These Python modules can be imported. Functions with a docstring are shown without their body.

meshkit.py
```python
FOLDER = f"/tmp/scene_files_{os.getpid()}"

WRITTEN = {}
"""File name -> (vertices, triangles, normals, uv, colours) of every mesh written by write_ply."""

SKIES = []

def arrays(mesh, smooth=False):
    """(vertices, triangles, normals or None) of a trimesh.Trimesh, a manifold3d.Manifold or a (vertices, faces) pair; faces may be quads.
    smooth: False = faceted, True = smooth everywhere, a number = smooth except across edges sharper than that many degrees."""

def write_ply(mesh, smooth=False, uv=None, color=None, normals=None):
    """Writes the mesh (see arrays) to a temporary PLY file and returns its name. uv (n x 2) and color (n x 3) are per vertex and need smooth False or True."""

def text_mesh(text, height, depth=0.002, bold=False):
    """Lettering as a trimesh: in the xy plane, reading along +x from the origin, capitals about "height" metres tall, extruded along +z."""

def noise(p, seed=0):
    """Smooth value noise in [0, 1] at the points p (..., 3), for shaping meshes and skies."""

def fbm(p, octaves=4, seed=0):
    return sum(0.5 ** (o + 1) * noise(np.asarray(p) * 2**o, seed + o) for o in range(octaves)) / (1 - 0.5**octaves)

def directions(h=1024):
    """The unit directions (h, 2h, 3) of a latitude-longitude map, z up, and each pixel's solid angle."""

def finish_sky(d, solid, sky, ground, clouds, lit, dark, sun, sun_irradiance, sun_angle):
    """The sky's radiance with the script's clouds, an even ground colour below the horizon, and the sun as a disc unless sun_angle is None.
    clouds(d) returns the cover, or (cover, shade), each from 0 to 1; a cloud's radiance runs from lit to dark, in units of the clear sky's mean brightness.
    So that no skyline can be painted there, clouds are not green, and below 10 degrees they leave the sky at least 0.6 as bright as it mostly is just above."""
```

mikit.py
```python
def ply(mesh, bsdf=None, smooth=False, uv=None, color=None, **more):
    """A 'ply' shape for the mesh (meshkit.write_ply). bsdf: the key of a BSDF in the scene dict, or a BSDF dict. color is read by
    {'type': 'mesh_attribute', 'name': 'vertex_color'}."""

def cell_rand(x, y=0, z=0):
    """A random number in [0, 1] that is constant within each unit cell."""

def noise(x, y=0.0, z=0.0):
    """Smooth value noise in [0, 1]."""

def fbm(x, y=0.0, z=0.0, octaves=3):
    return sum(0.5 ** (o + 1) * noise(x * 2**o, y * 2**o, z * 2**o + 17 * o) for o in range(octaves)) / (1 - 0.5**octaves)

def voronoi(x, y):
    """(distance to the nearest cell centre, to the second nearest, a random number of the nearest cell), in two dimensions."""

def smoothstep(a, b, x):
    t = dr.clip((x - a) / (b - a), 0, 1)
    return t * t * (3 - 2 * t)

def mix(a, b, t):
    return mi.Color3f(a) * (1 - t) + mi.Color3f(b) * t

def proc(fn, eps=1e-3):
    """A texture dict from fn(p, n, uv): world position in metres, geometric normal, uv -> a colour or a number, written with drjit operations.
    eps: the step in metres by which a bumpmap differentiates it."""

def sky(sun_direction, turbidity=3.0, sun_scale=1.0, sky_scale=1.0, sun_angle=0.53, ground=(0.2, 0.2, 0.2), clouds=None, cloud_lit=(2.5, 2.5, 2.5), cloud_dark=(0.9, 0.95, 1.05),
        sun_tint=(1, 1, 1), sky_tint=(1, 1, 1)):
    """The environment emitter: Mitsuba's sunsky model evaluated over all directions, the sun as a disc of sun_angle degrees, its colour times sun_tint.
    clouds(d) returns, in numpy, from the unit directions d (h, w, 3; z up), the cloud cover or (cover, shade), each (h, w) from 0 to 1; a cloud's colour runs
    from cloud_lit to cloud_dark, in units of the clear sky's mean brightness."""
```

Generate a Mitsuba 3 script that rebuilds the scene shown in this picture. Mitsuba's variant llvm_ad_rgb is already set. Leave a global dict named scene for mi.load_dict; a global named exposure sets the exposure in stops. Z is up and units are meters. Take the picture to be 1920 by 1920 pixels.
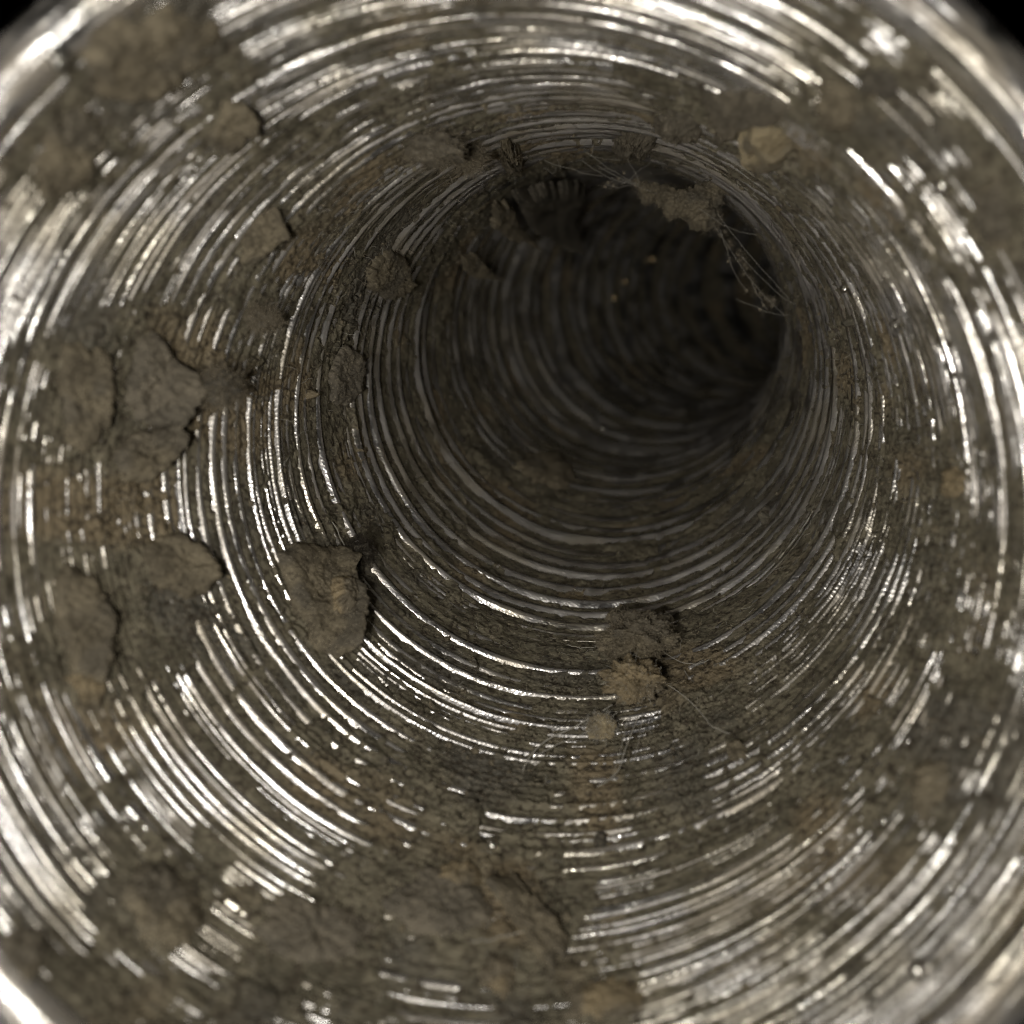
import math, random
import numpy as np, trimesh, drjit as dr, mitsuba as mi
import mikit, meshkit
from scipy.interpolate import PchipInterpolator
from scipy.spatial import cKDTree
from scipy.ndimage import gaussian_filter, gaussian_filter1d

T = mi.ScalarTransform4f
rng = np.random.default_rng(7)
random.seed(7)
scene, labels = {}, {}

# ------------------------------------------------------------------ camera, lamps, exposure
FPX = 1600.0                                   # focal length for a frame 1920 wide
scene['camera'] = {
    'type': 'thinlens', 'fov': 2 * math.degrees(math.atan(960 / FPX)), 'fov_axis': 'x',
    'to_world': T().look_at(origin=[0, 0, 0], target=[0, 1, 0], up=[0, 0, 1]),
    'aperture_radius': 0.0022, 'focus_distance': 0.262, 'near_clip': 0.005, 'far_clip': 50.0}
exposure = 0.15


def lamp(key, pos, aim, radius, rgb, label):
    scene[key] = {'type': 'disk', 'to_world': T().look_at(origin=pos, target=aim, up=[0.01, 0, 1]) @ T().scale([radius, radius, 1]),
                  'emitter': {'type': 'area', 'radiance': {'type': 'rgb', 'value': rgb}}}
    labels[key] = {'label': label, 'category': 'lamp'}


lamp('flash_lamp', [-0.038, -0.012, -0.016], [0.02, 0.25, 0.02], 0.010, [195, 183, 160], 'small round flash lamp beside the lens, left of the pipe axis')
lamp('work_lamp', [-0.12, -0.32, -0.13], [0.08, 0.45, 0.09], 0.05, [24, 23, 21], 'round work lamp behind the camera, shining down the bore')

# ------------------------------------------------------------------ the bore as stations: (q, depth y, centre x, centre z, radius), metres
# q is only a running number along the bore, large at the mouth
def _st(q, y, cx, cy):
    return (q, y, (cx - 960) / FPX * y, (960 - cy) / FPX * y, q * y / FPX)


STN = np.array(sorted([_st(1240, .1425, 945, 1007), _st(1150, .150, 943, 1002), _st(1110, .1545, 942, 997), _st(1060, .159, 942, 990), _st(950, .172, 952, 964), _st(800, .192, 1010, 900), _st(650, .217, 1068, 838), _st(540, .246, 1096, 768),
                       _st(440, .285, 1120, 702), _st(370, .325, 1142, 652), _st(310, .372, 1165, 612), _st(268, .425, 1215, 585), _st(230, .485, 1290, 562), _st(200, .55, 1365, 550),
                       _st(170, .63, 1455, 542), _st(150, .71, 1580, 540), _st(135, .79, 1740, 540)]))
S_Y, S_X, S_Z, S_R = (PchipInterpolator(STN[:, 0], STN[:, k]) for k in (1, 2, 3, 4))
QMIN, QMAX = 140.0, 1207.0


def wall(theta, q):
    y, R = S_Y(q), S_R(q)
    return np.stack([S_X(q) + R * np.cos(theta), y + 0 * theta, S_Z(q) + R * np.sin(theta)], -1)


def wall_normal(theta, q):
    a = wall(theta + 1e-3, q) - wall(theta - 1e-3, q)
    b = wall(theta, q - 0.5) - wall(theta, q + 0.5)
    n = np.cross(a, b)
    n /= np.linalg.norm(n, axis=-1, keepdims=True)
    c = np.stack([S_X(q) + 0 * theta, S_Y(q) + 0 * theta, S_Z(q) + 0 * theta], -1)
    s = np.sign(((c - wall(theta, q)) * n).sum(-1, keepdims=True))
    return n * np.where(s == 0, 1, s)


_qs = np.linspace(QMAX + 20, 160, 1000)
_cx, _cy = S_X(_qs) / S_Y(_qs), S_Z(_qs) / S_Y(_qs)
_rr = S_R(_qs) / S_Y(_qs)


def on_wall(px, py):
    """(theta, q) where the sight line through a photograph pixel first meets the wall."""
    u, v = (np.asarray(px, float).ravel() - 960) / FPX, (960 - np.asarray(py, float).ravel()) / FPX
    g = np.hypot(u[:, None] - _cx, v[:, None] - _cy) - _rr
    first = np.argmax(g >= 0, axis=1)
    first = np.where(g.max(1) < 0, len(_qs) - 1, first)
    q = _qs[first]
    return np.arctan2(v - _cy[first], u - _cx[first]), q


def at(px, py, y):
    return np.array([(px - 960) / FPX * y, y, (960 - py) / FPX * y])


def seg_len(q):                                # metres of wall per unit of q
    return np.sqrt((S_Y(q + .5) - S_Y(q - .5)) ** 2 + (S_R(q + .5) - S_R(q - .5)) ** 2)


# ------------------------------------------------------------------ materials
def grain(p, k, o=2):
    return mikit.fbm(p.x * k + 31, p.y * k + 17, p.z * k + 53, o)


def dirt_rgb(p, n, uv):
    big, mid, fine, speck = grain(p, 45), grain(p, 190), grain(p, 900), grain(p, 2600, 1)
    c = mikit.mix([.125, .114, .084], [.215, .194, .142], mikit.smoothstep(.3, .7, mid))
    c = mikit.mix(c, [.28, .218, .138], mikit.smoothstep(.58, .74, big) * .6)
    c = mikit.mix(c, [.120, .113, .100], mikit.smoothstep(.42, .25, big) * .7)
    c = mikit.mix(c, [.060, .049, .037], mikit.smoothstep(.50, .28, fine) * .85)
    c = mikit.mix(c, [.40, .345, .255], mikit.smoothstep(.68, .88, speck) * .55)
    return c


def dirt_bump(p, n, uv):
    return grain(p, 520, 3) * .7 + grain(p, 1900, 2) * .3


def ring_p(uv, k, m):                          # noise coordinates that run round the bore: long streaks along the ridges
    a = uv.x * (2 * math.pi)
    return dr.cos(a) * k + 9, dr.sin(a) * k + 9, uv.y * m


def metal_film(p, n, uv):                      # 0 bare .. 1 dusty; the worn mouth is cleaner
    f = mikit.smoothstep(.40, .66, mikit.fbm(*ring_p(uv, 7.0, 120.0), 3)) * .75 + mikit.smoothstep(.52, .75, grain(p, 1200, 2)) * .3 + mikit.smoothstep(.5, .7, grain(p, 100, 2)) * .4
    return dr.clip(f, 0, 1) * (1 - .15 * mikit.smoothstep(.85, 1.05, uv.y)) * (1 - .45 * mikit.smoothstep(.75, .6, uv.y))


def metal_rgb(p, n, uv):
    warm = mikit.smoothstep(.45, .7, grain(p, 70))
    c = mikit.mix([.76, .75, .76], [.74, .68, .55], warm * .6)
    return mikit.mix(c, [.24, .205, .155], metal_film(p, n, uv) * .8)


def metal_rough(p, n, uv):
    return .20 + .28 * metal_film(p, n, uv) + .06 * grain(p, 700, 1)


def metal_metallic(p, n, uv):
    return 1 - .55 * metal_film(p, n, uv)


def metal_bump(p, n, uv):
    return mikit.fbm(*ring_p(uv, 9.0, 330.0), 2) * .75 + grain(p, 1800, 2) * .45


def two(b):
    return {'type': 'twosided', 'bsdf': b}


P = mikit.proc
scene['m_metal'] = two({'type': 'bumpmap', 'arbitrary': P(metal_bump, 1.5e-4), 'scale': .00022,
                        'bsdf': {'type': 'principled', 'base_color': P(metal_rgb), 'roughness': P(metal_rough), 'metallic': P(metal_metallic), 'specular': .5}})
scene['m_dirt'] = two({'type': 'bumpmap', 'arbitrary': P(dirt_bump, 2e-4), 'scale': .0016,
                       'bsdf': {'type': 'principled', 'base_color': P(dirt_rgb), 'roughness': .85, 'specular': .25}})


def tinted(key, lo, hi, dark, spec=.2, bump=.0009):
    def rgb(p, n, uv):
        c = mikit.mix(lo, hi, mikit.smoothstep(.3, .7, grain(p, 170, 3)))
        c = mikit.mix(c, [.13, .117, .095], mikit.smoothstep(.5, .66, grain(p, 95, 3)) * .8)
        c = mikit.mix(c, dark, mikit.smoothstep(.46, .3, grain(p, 1300, 3)) * .6)
        return mikit.mix(c, [.40, .35, .26], mikit.smoothstep(.66, .88, grain(p, 2400, 1)) * .5)
    scene[key] = two({'type': 'bumpmap', 'arbitrary': P(dirt_bump, 2e-4), 'scale': bump, 'bsdf': {'type': 'principled', 'base_color': P(rgb), 'roughness': .85, 'specular': spec}})


tinted('m_brown', [.138, .119, .087], [.236, .203, .145], [.06, .05, .038])
tinted('m_ochre', [.21, .170, .110], [.33, .265, .168], [.08, .063, .04])
tinted('m_grey', [.14, .125, .10], [.21, .185, .145], [.06, .052, .042])
tinted('m_pale', [.33, .275, .18], [.48, .41, .275], [.17, .13, .08])
tinted('m_soot', [.05, .047, .04], [.10, .09, .075], [.03, .028, .024])
scene['m_fibre'] = two({'type': 'principled', 'base_color': {'type': 'rgb', 'value': [.26, .225, .17]}, 'roughness': .7, 'specular': .3})
scene['m_fibre_pale'] = two({'type': 'principled', 'base_color': {'type': 'rgb', 'value': [.50, .48, .43]}, 'roughness': .6, 'specular': .4})
scene['m_fibre_dark'] = two({'type': 'principled', 'base_color': {'type': 'rgb', 'value': [.05, .042, .033]}, 'roughness': .7, 'specular': .3})
scene['m_glint'] = two({'type': 'principled', 'base_color': {'type': 'rgb', 'value': [.85, .82, .76]}, 'roughness': .22, 'metallic': 1.0})
scene['m_gold'] = two({'type': 'principled', 'base_color': {'type': 'rgb', 'value': [.80, .62, .36]}, 'roughness': .3, 'metallic': 1.0})
scene['m_shell'] = two({'type': 'principled', 'base_color': {'type': 'rgb', 'value': [.35, .35, .35]}, 'roughness': .4, 'metallic': .9})
scene['m_backdrop'] = two({'type': 'diffuse', 'reflectance': {'type': 'rgb', 'value': [.012, .012, .014]}})


def put(key, mesh, mat, smooth=True):
    k, i = key, 0
    while k in scene:
        i += 1
        k = f'{key}_{i:03d}'
    scene[k] = mikit.ply(mesh, mat, smooth=smooth)
    return k


def name(key):
    k, i = key, 0
    while k in labels:
        i += 1
        k = f'{key}_{i:03d}'
    return k


# ------------------------------------------------------------------ the ridges
lines = []                                     # (q, half width, height factor)
q = 1192.0
while q > QMIN + 3:
    base = float(np.interp(q, [150, 230, 300, 380, 620, 700, 1000], [9, 12, 13.5, 15, 17.5, 19, 22]))
    wf = float(np.interp(q, [260, 300, 420, 620, 760, 850], [.52, .5, .56, .70, .85, .95]))
    kind = rng.random()
    one, two_ = (.72, .92) if 380 < q < 760 else (.42, .8)
    if kind < one:                             # a single bold ridge
        lines.append((q, wf * base * rng.uniform(.30, .42), rng.uniform(.5, 1.3)))
        q -= base * rng.uniform(.75, 1.05)
    elif kind < two_:                            # a pair
        lines.append((q, wf * base * rng.uniform(.2, .26), rng.uniform(.5, 1.15)))
        q -= base * rng.uniform(.42, .52)
        lines.append((q, wf * base * rng.uniform(.2, .28), rng.uniform(.7, 1.0)))
        q -= base * rng.uniform(.6, .9)
    else:                                      # a bundle of fine lines
        for _ in range(3):
            lines.append((q, wf * base * rng.uniform(.14, .18), rng.uniform(.5, .8)))
            q -= base * rng.uniform(.3, .36)
        q -= base * rng.uniform(.1, .3)
L = np.array(lines)
mids = np.concatenate([[QMAX], (L[:-1, 0] + L[1:, 0]) / 2, [QMIN]])
NT = 860
th = np.linspace(0, 2 * np.pi, NT, endpoint=False)
rows, band = [], []
for i in range(len(L)):
    n = 9 if mids[i] - mids[i + 1] > 13 else 7
    if L[i, 0] < 300:
        n = 7
    r = np.linspace(mids[i], mids[i + 1], n, endpoint=False)
    rows += list(r)
    band += [i] * n
rows.append(QMIN)
rows, band = np.array(rows), np.array(band)
NR = len(rows)
circ = np.stack([np.cos(th), np.sin(th)], 1)


def ring_noise(k, seed_z, octaves=2):
    return meshkit.fbm(np.column_stack([circ * k, np.full(NT, seed_z)]), octaves)


Q, TH = np.meshgrid(rows, th, indexing='ij')
PW, NW = wall(TH, Q), wall_normal(TH, Q)
SL = seg_len(rows)
pitch = np.interp(rows, [150, 230, 380, 620, 700, 1000], [10, 13, 19, 23, 26, 28]) * SL
HLOC = np.minimum(.27 * pitch, np.interp(rows, [200, 300, 420], [.0034, .0030, .0020]))           # the local height of a full ridge
metal = np.zeros((NR, NT))
for j, (qj, wj, aj) in enumerate(L):
    amp = aj * np.clip(.62 + .75 * ring_noise(2.6, j * 7.31) + .16 * (ring_noise(22, j * 3.7 + 90) - .5), .4, 1.3)
    off = (ring_noise(1.6, j * 5.1 + 40) - .5) * wj * 1.3 + (ring_noise(14, j * 2.3 + 11) - .5) * wj * .25
    near = np.abs(rows - qj) < wj * 3
    d = (rows[near][:, None] - qj - off[None, :]) / wj
    prof = np.clip(1 - d * d, 0, 1) ** .75
    metal[near] = np.maximum(metal[near], amp[None, :] * prof)
fine = meshkit.fbm(np.stack([np.cos(TH) * 2, np.sin(TH) * 2, Q / 5.5], -1), 2, 5)
metal = metal + (fine - .5) * .22
metal = gaussian_filter(metal, (.45, .6), mode=('nearest', 'wrap'))

# ------------------------------------------------------------------ the dirt caked over the ridges
X3 = np.stack([PW[..., 0] - S_X(Q), PW[..., 1] * .8, PW[..., 2] - S_Z(Q)], -1)
scale = S_R(Q)[..., None]
big = meshkit.fbm(X3 * 34, 3, 21)
mid = meshkit.fbm(X3 * 120, 3, 22)
TW = TH + .5 * np.sin(Q / 47) + (meshkit.fbm(X3 * 70, 2, 29) - .5) * 1.1
streak = meshkit.fbm(np.stack([np.cos(TW) * 3.6, np.sin(TW) * 3.6, Q / 15 + 2.2 * np.sin(TH * 2 + 1)], -1), 3, 23)
conc = meshkit.fbm(np.stack([np.cos(TH) * 4, np.sin(TH) * 4, Q / 4.5], -1), 2, 25)
rough = meshkit.fbm(X3 * 520, 3, 24)
level = .47 + 1.1 * (big - .5) + .75 * (mid - .5) + 1.2 * (streak - .5) - .8 * np.clip((330 - Q) / 50, 0, 1)


def blob(px, py, rad, amount, ry=None, rot=0):
    """more (or less) dirt round a place on the wall; radius in pixels of the photograph, turned into metres there."""
    global level
    t, qq = on_wall([px], [py])
    c = wall(t, qq)[0]
    s = c[1] / FPX
    d = np.linalg.norm((PW - c), axis=-1) / (rad * s)
    m = np.exp(-(d * (1 + 1.5 * (mid - .5) + 1.5 * (streak - .5))) ** 2 * 1.2)
    level = level + amount * m * (.58 if amount > 0 else .6)


for b in [(285, 90, 210, 1.5), (130, 290, 140, 1.2), (60, 640, 70, .3), (160, 760, 130, 1.3), (290, 720, 130, .9), (250, 860, 120, .9), (150, 1180, 150, 1.2), (310, 1070, 110, 1.1),
          (595, 1110, 120, 1.0), (560, 420, 130, .7), (440, 230, 120, .8), (620, 640, 110, .6), (700, 500, 110, .6), (850, 430, 130, .8), (1000, 320, 140, .9), (1180, 270, 120, .8),
          (1350, 200, 150, 1.3), (1440, 270, 110, 1.0), (1580, 190, 120, .8), (1650, 150, 90, .8), (1850, 420, 130, .8), (1800, 900, 120, .6), (1760, 1080, 130, .7), (1430, 700, 140, .8),
          (1500, 560, 110, .7), (1340, 1330, 160, .8), (1190, 1290, 110, .5), (960, 1560, 220, 1.4), (700, 1470, 130, .6), (560, 1370, 90, .5), (900, 1720, 190, 1.5), (1100, 1840, 110, 1.2),
          (600, 1760, 190, 1.3), (280, 1640, 190, 1.3), (260, 1860, 150, 1.0), (60, 1800, 90, .8), (1000, 900, 130, .5), (1560, 1480, 130, .5), (1450, 1790, 120, .4), (120, 1000, 90, .6), (200, 580, 70, .4), (220, 1350, 110, .6), (400, 980, 60, .4), (480, 700, 60, .4), (450, 1350, 170, -.5), (720, 1300, 150, -.45), (430, 1150, 90, -.3), (360, 900, 130, -.5), (560, 800, 150, -.4), (620, 1000, 100, -.3), (1740, 1480, 110, .7),
          (950, 1200, 150, .4), (1850, 1290, 110, .6), (420, 1200, 100, .5),
          # bare metal
          (1050, 40, 170, -1.2), (1400, 80, 170, -1.3), (700, 50, 170, -1.0), (1080, 180, 130, -.7), (60, 560, 120, -.5), (330, 480, 160, -.5), (430, 820, 110, -.5), (480, 1560, 130, -1.3),
          (300, 1440, 100, -1.3), (60, 1480, 150, -1.2), (120, 1700, 110, -.9), (800, 1850, 110, -1.0), (360, 1800, 60, -1.0), (1300, 1730, 140, -.6),
          (1600, 1660, 110, -.5), (850, 1560, 60, -.4), (640, 1620, 110, -.9), (420, 1780, 70, -.8), (1120, 1580, 70, -.4), (1000, 1050, 160, -.2), (760, 1200, 130, -.3), (800, 800, 160, -.4), (1260, 500, 160, -.6), (1180, 1700, 120, -.4),
          (1100, 1400, 120, -.2), (30, 1150, 110, -.9), (1500, 900, 120, -.4), (900, 1330, 130, -.3), (300, 250, 100, -.7), (520, 130, 130, -.6), (1880, 1000, 110, .5), (1720, 330, 130, .5)]:
    blob(*b)
# plates with cracks between them
P2 = np.stack([X3[..., 0], X3[..., 1] * 1.3, X3[..., 2]], -1)
warp = np.stack([meshkit.fbm(X3 * 150, 2, 40 + k) for k in range(3)], -1) - .5
P2 = P2 + warp * .011
lo, hi = P2.reshape(-1, 3).min(0), P2.reshape(-1, 3).max(0)
sel = rng.integers(0, P2.shape[0] * P2.shape[1], 4200)
seeds = P2.reshape(-1, 3)[sel] + rng.normal(0, .0006, (4200, 3))
tree = cKDTree(seeds)
dist, idx = tree.query(P2.reshape(-1, 3), k=2, workers=-1)
edge = (dist[:, 1] - dist[:, 0]).reshape(NR, NT)
cell = rng.random(4200)[idx[:, 0]].reshape(NR, NT)
crackmask = np.clip((meshkit.fbm(X3 * 60, 2, 71) - .42) * 6, 0, 1)
crack = np.clip(1 - edge / .0007, 0, 1) * crackmask
thick = np.clip((level - .3) / .9, 0, 1)
floor_ = np.interp(Q, [280, 325, 400, 540, 740, 900, 1050], [.16, .24, .34, .46, .42, .40, .31]) + .25 * (streak - .5)
level = np.where(level < floor_ + .25, floor_ + .25 * np.exp(np.minimum(level - floor_ - .25, 0) / .25), level)
level = np.minimum(level, 1.05) + np.clip(level - 1.05, 0, 3) * .4
level = level + (cell - .5) * 1.0 * thick + (conc - .5) * .42 + (rough - .5) * 1.25 * (.16 + .84 * thick) - crack * (.15 + 1.5 * thick)
cut = crack * (thick > .25)
slope = np.abs(np.gradient(gaussian_filter(metal, (1.2, 1), mode=('nearest', 'wrap')), axis=0))
slope = np.clip(slope / np.maximum(slope.max(1, keepdims=True) * .6, .02), 0, 1)
level = level - .55 * slope * np.clip((meshkit.fbm(X3 * 90, 2, 81) - .40) * 6, 0, 1) * (.35 + .65 * thick)
# in the thick places the ridges still show through softly
for pts, wid in [([(890, 1650), (920, 1690), (960, 1740), (990, 1800), (1010, 1860)], .0011), ([(515, 385), (490, 425), (480, 455), (440, 475)], .0010), ([(560, 1370), (600, 1405), (612, 1440), (640, 1465)], .0009),
                 ([(205, 760), (180, 800), (150, 840), (135, 880)], .0007), ([(660, 1050), (662, 1150), (655, 1250)], .0014), ([(225, 1120), (232, 1180), (235, 1250)], .0013), ([(472, 180), (462, 235)], .0010),
                 ([(1435, 175), (1425, 215)], .0008), ([(1490, 250), (1492, 295), (1470, 318)], .0009), ([(690, 1080), (685, 1040), (665, 1010)], .0008), ([(330, 690), (338, 650), (322, 620)], .0009),
                 ([(320, 860), (328, 800), (345, 770)], .0012), ([(420, 500), (405, 545), (380, 640), (375, 690)], .0008), ([(1160, 1450), (1165, 1500), (1150, 1540)], .0006), ([(340, 1640), (350, 1720), (345, 1760)], .0009),
                 ([(455, 1190), (470, 1250), (440, 1300)], .0008), ([(530, 940), (570, 985), (640, 1000)], .0010), ([(1540, 1400), (1500, 1450), (1440, 1470)], .0005), ([(1310, 255), (1290, 235)], .0009)]:
    pts = np.array(pts, float)
    u_ = np.linspace(0, len(pts) - 1, 60)
    cp = np.column_stack([np.interp(u_, np.arange(len(pts)), pts[:, k]) for k in (0, 1)]) + (meshkit.fbm(np.column_stack([u_ * 6, u_ * 0 + wid * 9e4, u_ * 0]), 3)[:, None] - .5) * [26, -18]
    d_ = cKDTree(wall(*on_wall(cp[:, 0], cp[:, 1]))).query(PW.reshape(-1, 3), workers=-1)[0].reshape(NR, NT)
    g_ = np.clip(1 - (d_ / (wid * (.7 + rough))) ** 2, 0, 1)
    level = level - 2.6 * g_
    cut = np.maximum(cut, g_ * 2)
dirt = level + .30 * np.clip(gaussian_filter(metal, (2.5, 3), mode=('nearest', 'wrap')), 0, 1)

dirt = np.where(cut > .05, np.maximum(dirt, metal * .98 + .05), dirt)
base_off = HLOC[:, None]
VM = PW + NW * (metal * base_off)[..., None]
VD = PW + NW * (dirt * base_off)[..., None]


def grid_faces(nr):
    i, j = np.meshgrid(np.arange(nr - 1), np.arange(NT), indexing='ij')
    a, b, c, d = i * NT + j, i * NT + (j + 1) % NT, (i + 1) * NT + (j + 1) % NT, (i + 1) * NT + j
    return np.stack([a, b, c, d], -1)


# smooth normals over the whole bore so that the bands join without a seam
def grid_normals(V):
    du = np.roll(V, -1, 1) - np.roll(V, 1, 1)
    dv = np.gradient(V, axis=0)
    n = np.cross(du, dv)
    n /= np.maximum(np.linalg.norm(n, axis=-1, keepdims=True), 1e-12)
    return n * np.sign((n * NW).sum(-1, keepdims=True))


def ply_n(V, F, N, mat, uv=None):
    path = meshkit.write_ply((V, F), smooth=False, normals=N, uv=uv)
    return {'type': 'ply', 'filename': path, 'face_normals': False, 'bsdf': {'type': 'ref', 'id': mat}}


def facing(F4, V, N):
    F = np.vstack([F4[:, [0, 1, 2]], F4[:, [0, 2, 3]]])
    g = np.cross(V[F[:, 1]] - V[F[:, 0]], V[F[:, 2]] - V[F[:, 0]])
    flip = (g * N[F[:, 0]]).sum(1) < 0
    F[flip] = F[flip][:, ::-1]
    return F


PIPE = 'ribbed_metal_pipe'
labels[PIPE] = {'label': 'shiny ribbed metal pipe seen down its bore, curving to the upper right', 'category': 'pipe'}
NM = grid_normals(VM)
for i in range(len(L)):
    r = np.where(band == i)[0]
    r0, r1 = r[0], r[-1] + 1
    nr = r1 - r0 + 1
    V, N = (np.concatenate([A[r0:r1 + 1], A[r0:r1 + 1, :1]], 1).reshape(-1, 3) for A in (VM, NM))
    uv = np.stack(np.meshgrid(np.linspace(0, 1, NT + 1), rows[r0:r1 + 1] / 1000)[:2], -1).reshape(-1, 2)
    ii, jj = np.meshgrid(np.arange(nr - 1), np.arange(NT), indexing='ij')
    a_ = ii * (NT + 1) + jj
    F = facing(np.stack([a_, a_ + 1, a_ + NT + 2, a_ + NT + 1], -1).reshape(-1, 4), V, N)
    k = PIPE + '__ridge' + (f'_{i:03d}' if i else '')
    scene[k] = ply_n(V, F, N, 'm_metal', uv)

ND = grid_normals(VD)
F4 = grid_faces(NR)
keep = (dirt - metal)
kq = np.maximum.reduce([keep[:-1], keep[1:], np.roll(keep, -1, 1)[:-1], np.roll(keep, -1, 1)[1:]]) > -.02
F4 = F4[kq]
used, inv = np.unique(F4, return_inverse=True)
F4 = inv.reshape(F4.shape)
V, N = VD.reshape(-1, 3)[used], ND.reshape(-1, 3)[used]
scene['dirt_crust'] = ply_n(V, facing(F4, V, N), N, 'm_dirt')
labels['dirt_crust'] = {'label': 'grey brown crust of dried dirt and dust caked between the ridges of the pipe', 'category': 'dirt', 'kind': 'stuff'}

# ------------------------------------------------------------------ rim and outer shell
NL = 420
tl = np.linspace(0, 2 * np.pi, NL, endpoint=False)
c0x, c0y, c0z, R0 = float(S_X(QMAX)), float(S_Y(QMAX)), float(S_Z(QMAX)), float(S_R(QMAX))
prof = [(0.0, 0.0)]
for a in np.linspace(0, math.pi * 1.02, 26):    # a rolled lip
    prof.append((.0052 * (1 - math.cos(a)), -.0042 * math.sin(a)))
prof += [(.0103, .006), (.0098, .0075), (.0098, .02)]
prof = np.array(prof)
PR, TT = np.meshgrid(np.arange(len(prof)), tl, indexing='ij')
wob = meshkit.fbm(np.stack([np.cos(TT) * 9, np.sin(TT) * 9, PR * .35], -1), 3, 3) - .5
groove = np.sin(PR * 2.1 + 2 * wob) * .00018 * (PR < 24)
Rr = R0 + prof[PR, 0]
V = np.stack([c0x + Rr * np.cos(TT), c0y + prof[PR, 1] - wob * .0012 - groove, c0z + Rr * np.sin(TT)], -1)


def ring_mesh(V):
    nr, nt = V.shape[:2]
    i, j = np.meshgrid(np.arange(nr - 1), np.arange(nt), indexing='ij')
    a, b, c, d = i * nt + j, i * nt + (j + 1) % nt, (i + 1) * nt + (j + 1) % nt, (i + 1) * nt + j
    F = np.stack([a, b, c, d], -1).reshape(-1, 4)
    return trimesh.Trimesh(V.reshape(-1, 3), np.vstack([F[:, [0, 1, 2]], F[:, [0, 2, 3]]]), process=False)


rim = ring_mesh(V)
scene[PIPE + '__rim'] = mikit.ply(rim, 'm_metal', smooth=True, uv=np.column_stack([np.abs(TT.ravel() / np.pi - 1), 0.8 + PR.ravel() * .003]))
qq = np.linspace(QMAX, QMIN, 60)
QQ, TT = np.meshgrid(qq, np.linspace(0, 2 * np.pi, 120, endpoint=False), indexing='ij')
Rr = S_R(QQ) + .0093
V = np.stack([S_X(QQ) + Rr * np.cos(TT), S_Y(QQ) + .02, S_Z(QQ) + Rr * np.sin(TT)], -1)
put(PIPE + '__outer_shell', ring_mesh(V), 'm_shell')

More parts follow.
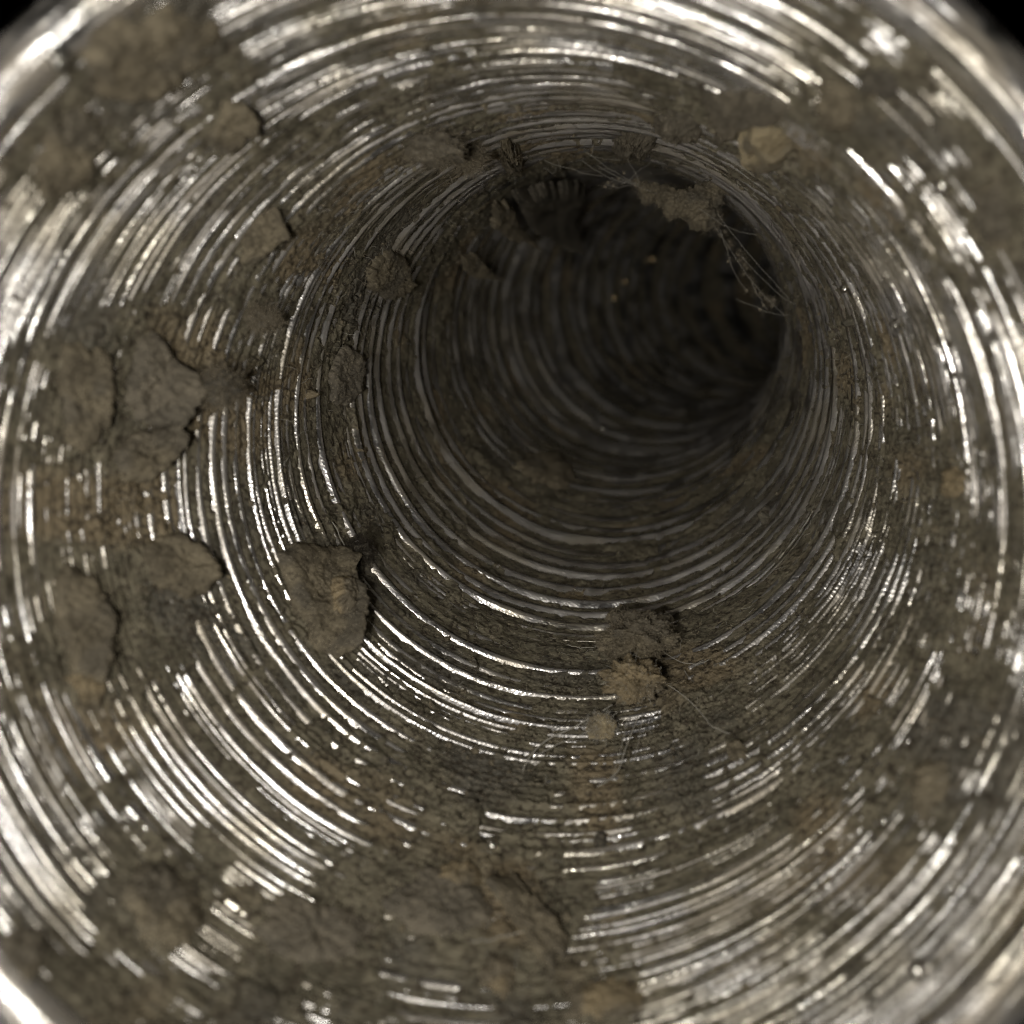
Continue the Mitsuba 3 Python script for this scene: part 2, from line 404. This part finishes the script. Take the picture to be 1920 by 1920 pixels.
scene['backdrop'] = {'type': 'rectangle', 'to_world': T().look_at(origin=[0, 1.6, 0], target=[0, 0, 0], up=[0, 0, 1]) @ T().scale([4, 4, 1]), 'bsdf': {'type': 'ref', 'id': 'm_backdrop'}}
labels['backdrop'] = {'label': 'black unlit backdrop behind the pipe mouth', 'category': 'backdrop', 'kind': 'structure'}


# ------------------------------------------------------------------ things lying in the pipe
def hloc(q):
    return np.interp(-np.asarray(q), -rows, HLOC)


def flake_mesh(poly, thick, base=1.1, lift=0.0, lift_dir=None, jag=.24, dome=.2, seed=0, rings=16, M=110, bumps=.35):
    """A plate whose outline is given in photograph pixels, laid on the wall; thick, lift in metres, base in ridge heights."""
    poly = np.asarray(poly, float)
    c = poly.mean(0)
    cl = np.vstack([poly, poly[:1]])
    s = np.concatenate([[0], np.cumsum(np.linalg.norm(np.diff(cl, axis=0), axis=1))])
    u = np.linspace(0, s[-1], M, endpoint=False)
    o = np.column_stack([np.interp(u, s, cl[:, 0]), np.interp(u, s, cl[:, 1])])
    o = np.column_stack([gaussian_filter1d(o[:, k], 1.3, mode='wrap') for k in (0, 1)])
    a = u / s[-1] * 2 * np.pi
    nz = meshkit.fbm(np.column_stack([np.cos(a) * 5, np.sin(a) * 5, np.full(M, seed * 3.1)]), 4, seed) - .5
    o = c + (o - c) * (1 + nz[:, None] * 2 * jag)
    rho = np.linspace(0, 1, rings + 1)[1:] ** .8
    pts = np.vstack([[c], (c + (o - c)[None] * rho[:, None, None]).reshape(-1, 2)])
    R = np.concatenate([[0], np.repeat(rho, M)])
    t, q_ = on_wall(pts[:, 0], pts[:, 1])
    W, Nn = wall(t, q_), wall_normal(t, q_)
    h0 = float(hloc(np.median(q_))) * base
    n3 = meshkit.fbm(W * 260, 3, seed + 9) - .5
    n4 = meshkit.fbm(W * 900, 2, seed + 19) - .5
    thick, lift = thick * (.85 if lift else .5), lift
    relief = (.0024 * n3 + .0016 * n4) * (bumps / .35)
    if lift:
        top = h0 + thick * ((1 - R ** 5) * dome + (1 - dome) * (1 - R ** 14)) + relief * (1 - .6 * R ** 4)
    else:                                      # a cake that runs out into the crust round it
        top = h0 * .3 + (thick + h0 * .75) * (1 - R ** 4.5) + relief
    if lift:
        d = np.asarray(lift_dir, float) / np.linalg.norm(lift_dir)
        ext = max(((o - c) @ d).max(), 1)
        w = np.clip(((pts - c) @ d) / ext + .15, 0, 1.2) ** 1.8
        top = top + lift * w
        bot = top - thick * (.9 - .35 * R)
    else:
        bot = np.full_like(top, h0 * .1) - thick * .5
    Vt, Vb = W + Nn * top[:, None], W + Nn * bot[:, None]
    n = len(Vt)
    F = []
    j = np.arange(M)
    F.append(np.column_stack([np.zeros(M, int), 1 + j, 1 + (j + 1) % M]))
    for k in range(rings - 1):
        a0, b0 = 1 + k * M, 1 + (k + 1) * M
        F.append(np.column_stack([a0 + j, b0 + j, b0 + (j + 1) % M]))
        F.append(np.column_stack([a0 + j, b0 + (j + 1) % M, a0 + (j + 1) % M]))
    F = np.vstack(F)
    e = 1 + (rings - 1) * M
    side = np.vstack([np.column_stack([e + j, n + e + j, n + e + (j + 1) % M]), np.column_stack([e + j, n + e + (j + 1) % M, e + (j + 1) % M])])
    F = np.vstack([F, F[:, ::-1] + n, side])
    m = trimesh.Trimesh(np.vstack([Vt, Vb]), F, process=False)
    return m


def ell(cx, cy, a, b, rot=0, n=14, jit=.16, seed=0):
    r = np.random.default_rng(seed + int(cx) * 7 + int(cy))
    t = np.linspace(0, 2 * np.pi, n, endpoint=False)
    k = 1 + r.uniform(-jit, jit, n)
    x, y = a * k * np.cos(t), b * k * np.sin(t)
    c, s = math.cos(math.radians(rot)), math.sin(math.radians(rot))
    return np.column_stack([cx + x * c - y * s, cy + x * s + y * c])


def tubes(paths, radii, sides=3):
    Vs, Fs, at_ = [], [], 0
    ang = np.arange(sides) * 2 * np.pi / sides
    for p, r in zip(paths, radii):
        p = np.asarray(p, float)
        d = np.gradient(p, axis=0)
        d /= np.maximum(np.linalg.norm(d, axis=1, keepdims=True), 1e-12)
        ref = np.array([.31, .17, .93])
        x = np.cross(d, ref)
        x /= np.maximum(np.linalg.norm(x, axis=1, keepdims=True), 1e-9)
        y = np.cross(d, x)
        rr = np.broadcast_to(r, len(p))[:, None, None]
        V = p[:, None] + rr * (x[:, None] * np.cos(ang)[None, :, None] + y[:, None] * np.sin(ang)[None, :, None])
        n = len(p)
        i, j = np.meshgrid(np.arange(n - 1), np.arange(sides), indexing='ij')
        a, b = i * sides + j, i * sides + (j + 1) % sides
        F = np.vstack([np.stack([a, b, b + sides], -1).reshape(-1, 3), np.stack([a, b + sides, a + sides], -1).reshape(-1, 3)])
        Vs.append(V.reshape(-1, 3))
        Fs.append(F + at_)
        at_ += n * sides
    return trimesh.Trimesh(np.vstack(Vs), np.vstack(Fs), process=False)


def curl(p0, d, length, bend, n=6, r=rng):
    """a crinkled fibre starting at p0 in direction d"""
    d = d / np.linalg.norm(d)
    p, out = np.array(p0, float), [np.array(p0, float)]
    for _ in range(n - 1):
        d = d + r.normal(0, bend, 3)
        d /= np.linalg.norm(d)
        p = p + d * length / (n - 1)
        out.append(p)
    return np.array(out)


def clump_mesh(c, size, seed, sub=5, rough_=.5, freq=2.2, frame=None):
    m = trimesh.creation.icosphere(subdivisions=sub)
    v = np.array(m.vertices)
    n = (meshkit.fbm(v * freq + seed * 5.7, 3, seed) - .5) * 2 * rough_ + (meshkit.fbm(v * freq * 5 + seed, 3, seed + 3) - .5) * .55 * rough_
    v = v * (1 + n)[:, None] * np.asarray(size)
    if frame is not None:
        v = v @ np.asarray(frame)
    return trimesh.Trimesh(v + c, m.faces, process=False)


def hairs_on(mesh, count, length, radius, seed, bend=.35, n=5):
    r = np.random.default_rng(seed)
    k = r.integers(0, len(mesh.vertices), count)
    vn = mesh.vertex_normals
    return tubes([curl(mesh.vertices[i], vn[i] + r.normal(0, .7, 3), length * r.uniform(.4, 1.3), bend, n, r) for i in k], [radius * r.uniform(.6, 1.2) for _ in k])


FL = [  # outline, material, thickness, options, label, name
    (ell(280, 95, 125, 85, -25), 'm_brown', .0030, {}, 'large blurred brown dirt cake near the rim at the upper left', 'dirt_cake'),
    (ell(125, 285, 62, 95, 25), 'm_brown', .0028, {}, 'brown dirt cake against the left rim below the largest upper left cake', 'dirt_cake'),
    ([(110, 640), (190, 650), (205, 700), (200, 760), (185, 800), (150, 850), (115, 830), (108, 760), (105, 700)], 'm_brown', .0022, dict(lift=.0015, lift_dir=(1, .3)), 'cracked tan dirt plate on the left wall beside the pointed fuzzy plate', 'dirt_plate'),
    ([(255, 625), (285, 615), (310, 660), (345, 700), (350, 745), (325, 790), (290, 800), (250, 790), (225, 740), (240, 690)], 'm_grey', .0034, dict(lift=.0045, lift_dir=(1, .35)), 'pointed brown dirt plate on the left wall with a dark fuzzy tip', 'dirt_plate'),
    ([(205, 850), (240, 810), (290, 800), (325, 790), (330, 830), (300, 880), (265, 905), (225, 900)], 'm_brown', .0030, dict(lift=.0030, lift_dir=(1, .2)), 'tan dirt chunk with a lifted right edge just below the pointed fuzzy plate', 'dirt_plate'),
    ([(515, 1045), (560, 1020), (625, 1025), (652, 1055), (640, 1090), (655, 1120), (655, 1190), (650, 1245), (615, 1245), (575, 1200), (545, 1140)], 'm_brown', .0030, dict(lift=.0060, lift_dir=(1, .1)), 'big curling dirt flake at the lower left with a dark gap on its right', 'dirt_flake'),
    ([(600, 1095), (632, 1090), (648, 1115), (646, 1160), (630, 1180), (605, 1165)], 'm_ochre', .0012, dict(base=4.4), 'ochre crumb patch lying on the big curling flake', 'dirt_flake'),
    ([(1392, 232), (1430, 218), (1475, 235), (1490, 270), (1478, 300), (1440, 308), (1408, 295), (1393, 262)], 'm_pale', .0040, dict(base=2.4, dome=.7), 'pale tan flake at the upper right, brightest lump near the rim', 'tan_flake'),
    ([(1325, 170), (1380, 155), (1430, 165), (1480, 195), (1470, 225), (1425, 222), (1390, 235), (1385, 265), (1340, 260), (1320, 215)], 'm_grey', .0032, {}, 'dark grey dirt clump around the pale tan flake at the upper right', 'dirt_clump'),
    ([(905, 350), (935, 345), (942, 385), (948, 410), (915, 412), (895, 400)], 'm_brown', .0030, dict(base=3.0, lift=.012, lift_dir=(.6, .8)), 'small pale flap peeling off the upper wall beside the dark hanging flap', 'dirt_flake'),
    ([(945, 325), (1000, 310), (1100, 305), (1075, 345), (1045, 375), (1020, 400), (985, 405), (960, 385)], 'm_soot', .0050, dict(base=3.0, lift=.016, lift_dir=(.1, 1)), 'dark hanging dirt flap at the top of the deep hole', 'dirt_flake'),
    ([(845, 470), (868, 462), (880, 490), (888, 512), (868, 515), (850, 500)], 'm_brown', .0026, dict(base=2, lift=.007, lift_dir=(1, .3)), 'small brown flake on the left edge of the deep hole', 'dirt_flake'),
    (ell(715, 510, 34, 45, 20), 'm_brown', .0022, dict(lift=.003, lift_dir=(1, .4)), 'tan flake on the upper left wall beside the deep hole', 'dirt_flake'),
    (ell(632, 705, 25, 62, 5), 'm_grey', .0018, dict(lift=.002, lift_dir=(1, 0)), 'smooth narrow grey flake on the left wall midway down', 'dirt_flake'),
    (ell(1020, 888, 62, 34, 12), 'm_brown', .0022, {}, 'dim brown flake low in the deep part of the bore', 'dirt_flake'),
    (ell(325, 1060, 75, 52, 30), 'm_brown', .0026, dict(lift=.003, lift_dir=(1, -.3)), 'fuzzy brown plate at the left below the tan chunk with the lifted edge', 'dirt_plate'),
    (ell(150, 1170, 55, 110, -12), 'm_brown', .0026, dict(lift=.0015, lift_dir=(1, 0)), 'long tan dirt plate on the left wall near the rim', 'dirt_plate'),
    (ell(165, 1290, 40, 55, -15), 'm_ochre', .0020, {}, 'ochre patch at the foot of the long tan plate', 'dirt_plate'),
    ([(740, 1640), (820, 1620), (890, 1640), (915, 1680), (930, 1720), (900, 1760), (820, 1770), (740, 1750), (700, 1700)], 'm_grey', .0030, {}, 'broad grey dirt plate at the bottom, left of the long crack', 'dirt_plate'),
    ([(905, 1665), (960, 1640), (1000, 1690), (1050, 1740), (1070, 1790), (1040, 1830), (1005, 1800), (985, 1760), (950, 1720)], 'm_brown', .0032, dict(lift=.003, lift_dir=(-1, .4)), 'brown dirt plate at the bottom, right of the long crack', 'dirt_plate'),
    ([(1030, 1880), (1080, 1840), (1150, 1830), (1205, 1850), (1210, 1900), (1150, 1918), (1060, 1918)], 'm_ochre', .0014, {}, 'ochre dirt plate at the bottom edge', 'dirt_plate'),
    (ell(860, 1650, 42, 26, 10), 'm_ochre', .0016, dict(base=2.4), 'small ochre patch on the broad grey plate at the bottom', 'dirt_plate'),
    (ell(930, 1830, 40, 46, 0), 'm_ochre', .0026, {}, 'square ochre crumb beneath the broad grey plate at the bottom', 'dirt_plate'),
    (ell(590, 1750, 130, 60, 5), 'm_grey', .0030, {}, 'long grey dirt mat at the bottom left, left of the broad plate', 'dirt_plate'),
    (ell(300, 1700, 75, 95, -30), 'm_brown', .0034, {}, 'brown dirt cake at the lower left between bright ridges', 'dirt_cake'),
    (ell(1655, 148, 42, 30, 30), 'm_soot', .0034, {}, 'dark blurred crumb on the rim at the upper right', 'dirt_crumb'),
    (ell(1575, 190, 40, 55, -10), 'm_brown', .0028, {}, 'brown blurred dirt lump left of the dark crumb at the upper right', 'dirt_clump'),
    (ell(1868, 400, 40, 75, -12), 'm_brown', .0028, {}, 'blurred brown dirt cake on the right rim', 'dirt_cake'),
    (ell(1798, 905, 26, 34, 0), 'm_ochre', .0020, {}, 'blurred ochre speck on the right wall', 'dirt_flake'),
    (ell(40, 1790, 45, 55, 20), 'm_brown', .0026, {}, 'blurred brown cake at the lower left corner of the rim', 'dirt_cake'),
    ([(415, 190), (450, 175), (468, 195), (462, 232), (440, 265), (405, 285), (385, 260), (395, 220)], 'm_brown', .0020, dict(lift=.003, lift_dir=(1, -.2)), 'brown flake at the upper left with a dark crack along its right edge', 'dirt_flake'),
    ([(450, 440), (480, 400), (510, 380), (515, 420), (495, 450), (470, 490), (445, 500)], 'm_brown', .0022, dict(lift=.003, lift_dir=(1, .2)), 'crumbled brown flake on the upper left wall between ridges', 'dirt_flake'),
    (ell(1385, 1415, 20, 18, 30), 'm_brown', .0042, dict(dome=.95), 'round brown seed like crumb at the lower right', 'dirt_crumb'),
    (ell(1125, 1583, 14, 12, 0), 'm_soot', .0040, dict(dome=.95), 'tiny black crumb at the bottom below the lint ball', 'dirt_crumb'),
    (ell(1750, 1480, 34, 60, 20), 'm_brown', .0028, {}, 'blurred brown clump at the lower right near the rim', 'dirt_clump'),
    (ell(1190, 262, 52, 26, -8), 'm_grey', .0034, dict(bumps=.7), 'grey dust lump on the upper wall above the deep hole', 'dust_lump'),
    (ell(1275, 225, 48, 30, 10), 'm_grey', .0030, dict(bumps=.7), 'grey dust lump between the upper wall lump and the dark clump', 'dust_lump'),
    (ell(955, 285, 22, 34, -15), 'm_brown', .0040, dict(bumps=.7), 'brown dust lump hanging at the top left of the deep hole', 'dust_lump'),
]
FLK = {}
for i, (poly, mat, th_, opt, lab, nm) in enumerate(FL):
    k = name(nm)
    m = flake_mesh(poly, th_, seed=i + 1, **opt)
    scene[k] = mikit.ply(m, mat, smooth=50)
    labels[k] = {'label': lab, 'category': nm.replace('_', ' ')}
    FLK[i] = (k, m)
    if 2 <= i and mat in ('m_brown', 'm_grey') and nm in ('dirt_plate', 'dirt_flake', 'dust_lump', 'dirt_clump'):
        top_ = trimesh.Trimesh(m.vertices, m.faces, process=False)
        scene[k + '__fuzz'] = mikit.ply(hairs_on(top_, 160 if nm != 'dust_lump' else 420, .0026, .00004, i), 'm_fibre', smooth=True)
        labels[k + '__fuzz'] = {'kind': 'stuff'}


def spot(px, py, lift=0.0):
    t, q_ = on_wall([px], [py])
    w, n = wall(t, q_)[0], wall_normal(t, q_)[0]
    return w + n * (float(hloc(q_[0])) * .8 + lift), n


# the lint ball on the lower wall
BALL = 'lint_ball'
labels[BALL] = {'label': 'tangled lint ball with a golden tan core on the lower wall, trailing threads', 'category': 'lint'}
c, n = spot(1202, 1255, .0105)
m1 = clump_mesh(c, (.0100, .0086, .0066), 3, rough_=.7, freq=2.6)
put(BALL + '__body', m1, 'm_brown')
put(BALL + '__fuzz', hairs_on(m1, 2200, .0022, .00005, 5, .6), 'm_fibre')
labels[BALL + '__fuzz'] = {'kind': 'stuff'}
c, n = spot(1192, 1325, .0085)
m2 = clump_mesh(c, (.0076, .0056, .0056), 6, rough_=.6, freq=3.0)
put(BALL + '__core', m2, 'm_ochre')
labels[BALL + '__core'] = {'label': 'golden tan crumbly core'}
c, n = spot(1128, 1385, .003)
m3 = clump_mesh(c, (.0038, .0032, .0036), 8, rough_=.4)
put(BALL + '__tuft', m3, 'm_pale')
h3 = trimesh.util.concatenate([hairs_on(m3, 300, .0026, .00004, 9, .6), hairs_on(m2, 160, .0024, .00004, 10, .6)])
put(BALL + '__tuft_fuzz', h3, 'm_fibre_pale')
labels[BALL + '__tuft_fuzz'] = {'kind': 'stuff'}


def thread(pts, r, lift=.002, n=24, wob=.0004, seed=0):
    p = np.array([spot(x, y, l)[0] for x, y, l in [(a + (lift,))[:3] for a in pts]])
    s = np.linspace(0, 1, len(p))
    u = np.linspace(0, 1, n)
    out = np.column_stack([PchipInterpolator(s, p[:, k])(u) for k in range(3)])
    return out + (meshkit.noise(np.column_stack([u * 9, u * 0, u * 0 + seed])) - .5)[:, None] * wob


for pts, r in [([(1150, 1345), (1080, 1385), (1010, 1420), (975, 1470)], .00019), ([(1160, 1360), (1090, 1400), (1030, 1425), (985, 1455)], .00011),
               ([(1200, 1370), (1175, 1430), (1160, 1470), (1120, 1500)], .00013), ([(1180, 1370), (1168, 1420), (1150, 1480)], .00006),
               ([(1262, 1310), (1310, 1345), (1345, 1385), (1380, 1400)], .00010), ([(1210, 1360), (1200, 1420), (1190, 1450)], .00006),
               ([(1150, 1220), (1100, 1240), (1060, 1235)], .00008), ([(1240, 1240), (1300, 1270), (1340, 1262)], .00008)]:
    put(BALL + '__thread', tubes([thread(pts, r, .0035)], [r], 5), 'm_fibre_pale')

# fuzzy tufts
for px, py, size, mat, fm, lab in [(372, 722, (.0050, .0042, .0036), 'm_soot', 'm_fibre', 'dark fuzzy lint tuft on the tip of the pointed plate at the left'),
                                   (800, 255, (.0072, .0060, .0030), 'm_grey', 'm_fibre', 'long grey lint tuft on the upper wall left of the deep hole'),
                                   (868, 268, (.0042, .0040, .0028), 'm_brown', 'm_fibre', 'brown lint tuft at the right end of the long grey tuft'),
                                   (470, 590, (.0030, .0026, .0022), 'm_grey', 'm_fibre', 'small fuzzy lint tuft between ridges on the left wall'),
                                   (655, 1045, (.0034, .0030, .0026), 'm_soot', 'm_fibre_dark', 'dark lint tuft at the top edge of the big curling flake')]:
    k = name('lint_tuft')
    labels[k] = {'label': lab, 'category': 'lint tuft'}
    c, n = spot(px, py, .0025 + (.004 if px == 372 else 0))
    m = clump_mesh(c, size, int(px) % 50, sub=4, rough_=.6)
    put(k + '__body', m, mat)
    put(k + '__fuzz', hairs_on(m, 700, .0034, .00005, int(px)), fm)
    labels[k + '__fuzz'] = {'kind': 'stuff'}

# the dusty cobweb across the upper right edge of the deep hole
WEB = 'dusty_cobweb'
labels[WEB] = {'label': 'dusty cobweb strung across the upper right of the deep hole with a hanging brown clump', 'category': 'cobweb'}
r_ = np.random.default_rng(12)


def chain(pts, radii, seed, key, mat, jit=.0012):
    """a lumpy clump along a line of points in space"""
    ms = []
    for i in range(len(pts) - 1):
        for f in np.linspace(0, 1, 5, endpoint=False):
            p = np.array(pts[i]) * (1 - f) + np.array(pts[i + 1]) * f + r_.normal(0, jit, 3)
            rad = radii[i] * (1 - f) + radii[i + 1] * f
            ms.append(clump_mesh(p, (rad, rad, rad), seed + len(ms), sub=3, rough_=.55, freq=2.5))
    m = trimesh.util.concatenate(ms)
    put(key, m, mat)
    return m


YW = .305
body = chain([at(1195, 345, YW), at(1235, 368, YW), at(1275, 380, YW), at(1310, 395, YW), at(1340, 425, YW)], [.0014, .0030, .0040, .0046, .0022], 100, WEB + '__dust_clump', 'm_brown')
body2 = chain([at(1300, 380, YW), at(1340, 362, YW), at(1372, 332, YW * .97), at(1395, 312, YW * .95)], [.0038, .0034, .0020, .0014], 140, WEB + '__dust_clump', 'm_brown')
put(WEB + '__fuzz', trimesh.util.concatenate([hairs_on(body, 1400, .0024, .00005, 31, .6), hairs_on(body2, 800, .0024, .00005, 32, .6)]), 'm_fibre')
labels[WEB + '__fuzz'] = {'kind': 'stuff'}
tail = chain([at(1340, 425, YW), at(1368, 455, YW), at(1392, 490, YW), at(1408, 530, YW), at(1435, 560, YW), at(1462, 575, YW)], [.0008, .0003, .0006, .0003, .0006, .0009], 180, WEB + '__dust_tail', 'm_grey', .0007)
put(WEB + '__tail_fuzz', hairs_on(tail, 700, .0026, .00003, 33, .9), 'm_fibre')
labels[WEB + '__tail_fuzz'] = {'kind': 'stuff'}
for a, b in [((1020, 300), (1130, 330)), ((1165, 345), (1235, 290)), ((1060, 255), (1200, 350)), ((1170, 275), (1200, 345)), ((1120, 310), (1260, 370)), ((1090, 300), (1200, 345)), ((1135, 345), (1195, 340)), ((1340, 425), (1470, 590)), ((1345, 400), (1480, 560)),
             ((1390, 480), (1490, 570)), ((1410, 530), (1440, 580)), ((1310, 390), (1420, 440)), ((1350, 430), (1400, 545)), ((1380, 560), (1480, 590)), ((1100, 285), (1165, 300))]:
    A, B = at(*a, YW * .98), at(*b, YW)
    u = np.linspace(0, 1, 12)[:, None]
    p = A * (1 - u) + B * u + np.array([0, 0, -.0015]) * (4 * u * (1 - u)) + np.cumsum(r_.normal(0, .00022, (12, 3)), 0) * np.sin(np.pi * u)
    put(WEB + '__strand', tubes([p], [.00006], 4), 'm_fibre_pale')
k_ = []
for x, y in [(1140, 342), (1160, 335), (1150, 348), (1135, 350), (1170, 325), (1432, 572), (1425, 580), (1445, 565), (1365, 490), (1400, 545)]:
    k_.append(clump_mesh(at(x, y, YW), (.0005,) * 3, int(x), sub=2, rough_=.5))
mm = trimesh.util.concatenate(k_)
put(WEB + '__dust_specks', trimesh.util.concatenate([mm, hairs_on(mm, 90, .003, .00004, 44, .6)]), 'm_fibre')
labels[WEB + '__dust_specks'] = {'kind': 'stuff'}

# loose hairs
for pts, mat, lab in [([(232, 1130), (225, 1060), (235, 980), (245, 920)], 'm_fibre', 'brown hair running up the left wall past the fuzzy brown plate'),
                      ([(610, 985), (640, 1040), (668, 1062)], 'm_fibre_pale', 'fine pale hair above the big curling flake'),
                      ([(880, 1775), (930, 1768), (985, 1755)], 'm_fibre_pale', 'pale hair lying on the broad grey plate at the bottom'),
                      ([(1420, 1380), (1490, 1330), (1540, 1260)], 'm_fibre_dark', 'dark curved hair on the lower right wall'),
                      ([(330, 1180), (420, 1170), (500, 1220)], 'm_fibre', 'brown hair across the ridges at the lower left'),
                      ([(1040, 1560), (1120, 1540), (1180, 1552)], 'm_fibre_dark', 'dark hair at the bottom below the lint ball')]:
    k = name('loose_hair')
    scene[k] = mikit.ply(tubes([thread(pts, 0, .0012, 20, .0006, len(labels))], [.00011], 4), mat, smooth=True)
    labels[k] = {'label': lab, 'category': 'hair'}

# bright metal burrs
for px, py, s, lab in [(922, 1590, .0013, 'tiny bright metal burr at the bottom above the crack'), (1725, 1825, .0016, 'bright blurred metal burr at the lower right rim'),
                       (1775, 345, .0016, 'bright blurred metal burr on the upper right rim'), (1872, 625, .0012, 'small blurred burr on the right rim'),
                       (1690, 602, .0011, 'small bright burr on the right wall'), (1595, 535, .0012, 'bright burr on the right wall left of the small one'),
                       (1665, 1545, .0010, 'tiny burr at the lower right'), (1640, 1885, .0010, 'faint burr beside the bright burr at the lower right rim'),
                       (90, 88, .0020, 'large blurred bright burr on the upper left rim'), (1125, 812, .0012, 'dim burr low in the deep hole'), (1215, 485, .0022, 'golden blurred burr deep in the hole, uppermost of three'), (1162, 528, .0020, 'golden blurred burr deep in the hole, middle of three'), (1140, 560, .0018, 'golden blurred burr deep in the hole, lowest of three')]:
    k = name('metal_burr')
    c, n = spot(px, py, .0004)
    scene[k] = mikit.ply(clump_mesh(c, (s, s, s), int(px) % 40, sub=3, rough_=.35), 'm_gold' if 'golden' in lab else 'm_glint', smooth=True)
    labels[k] = {'label': lab, 'category': 'burr'}

# short lint fibres standing all over the crust
cand = np.argwhere((dirt - metal > .12) & (Q > 300))
r_ = np.random.default_rng(77)
w_ = S_R(Q[cand[:, 0], cand[:, 1]]) * seg_len(Q[cand[:, 0], cand[:, 1]])
cand = cand[r_.choice(len(cand), 9000, replace=False)]
for part, (lo_, hi_, mat) in enumerate([(0, 5000, 'm_fibre'), (5000, 7500, 'm_fibre_dark'), (7500, 9000, 'm_fibre_pale')]):
    paths, rad = [], []
    for i, j in cand[lo_:hi_]:
        tang = np.array([-math.sin(th[j]), 0, math.cos(th[j])])
        d = NW[i, j] * r_.uniform(.1, .7) + tang * r_.normal(0, .8) + np.array([0, 1, 0]) * r_.normal(0, .6)
        paths.append(curl(VD[i, j] - NW[i, j] * .0002, d, r_.uniform(.0015, .0052), .4, 4, r_))
        rad.append(r_.uniform(.00003, .00006))
    scene[f'lint_fuzz__{("brown_fibres", "dark_fibres", "pale_fibres")[part]}'] = mikit.ply(tubes(paths, rad), mat, smooth=True)
labels['lint_fuzz'] = {'label': 'short loose lint fibres bristling from the dirt crust all over the wall', 'category': 'lint', 'kind': 'stuff'}
ico = trimesh.creation.icosphere(subdivisions=1)
cv, cf, at_ = [], [], 0
for i, j in cand[:2600]:
    sz = .00018 + .0007 * r_.random() ** 4
    v_ = ico.vertices * r_.uniform(.6, 1.3, (len(ico.vertices), 1)) * sz * r_.uniform(.6, 1.3, 3)
    cv.append(v_ + VD[i, j] + NW[i, j] * sz * .4)
    cf.append(ico.faces + at_)
    at_ += len(v_)
scene['loose_grit'] = mikit.ply(trimesh.Trimesh(np.vstack(cv), np.vstack(cf), process=False), 'm_brown', smooth=False)
labels['loose_grit'] = {'label': 'fine loose grit and crumbs scattered over the dirt crust', 'category': 'grit', 'kind': 'stuff'}
print('ridges', len(L), 'rows', NR, 'things', len(labels))
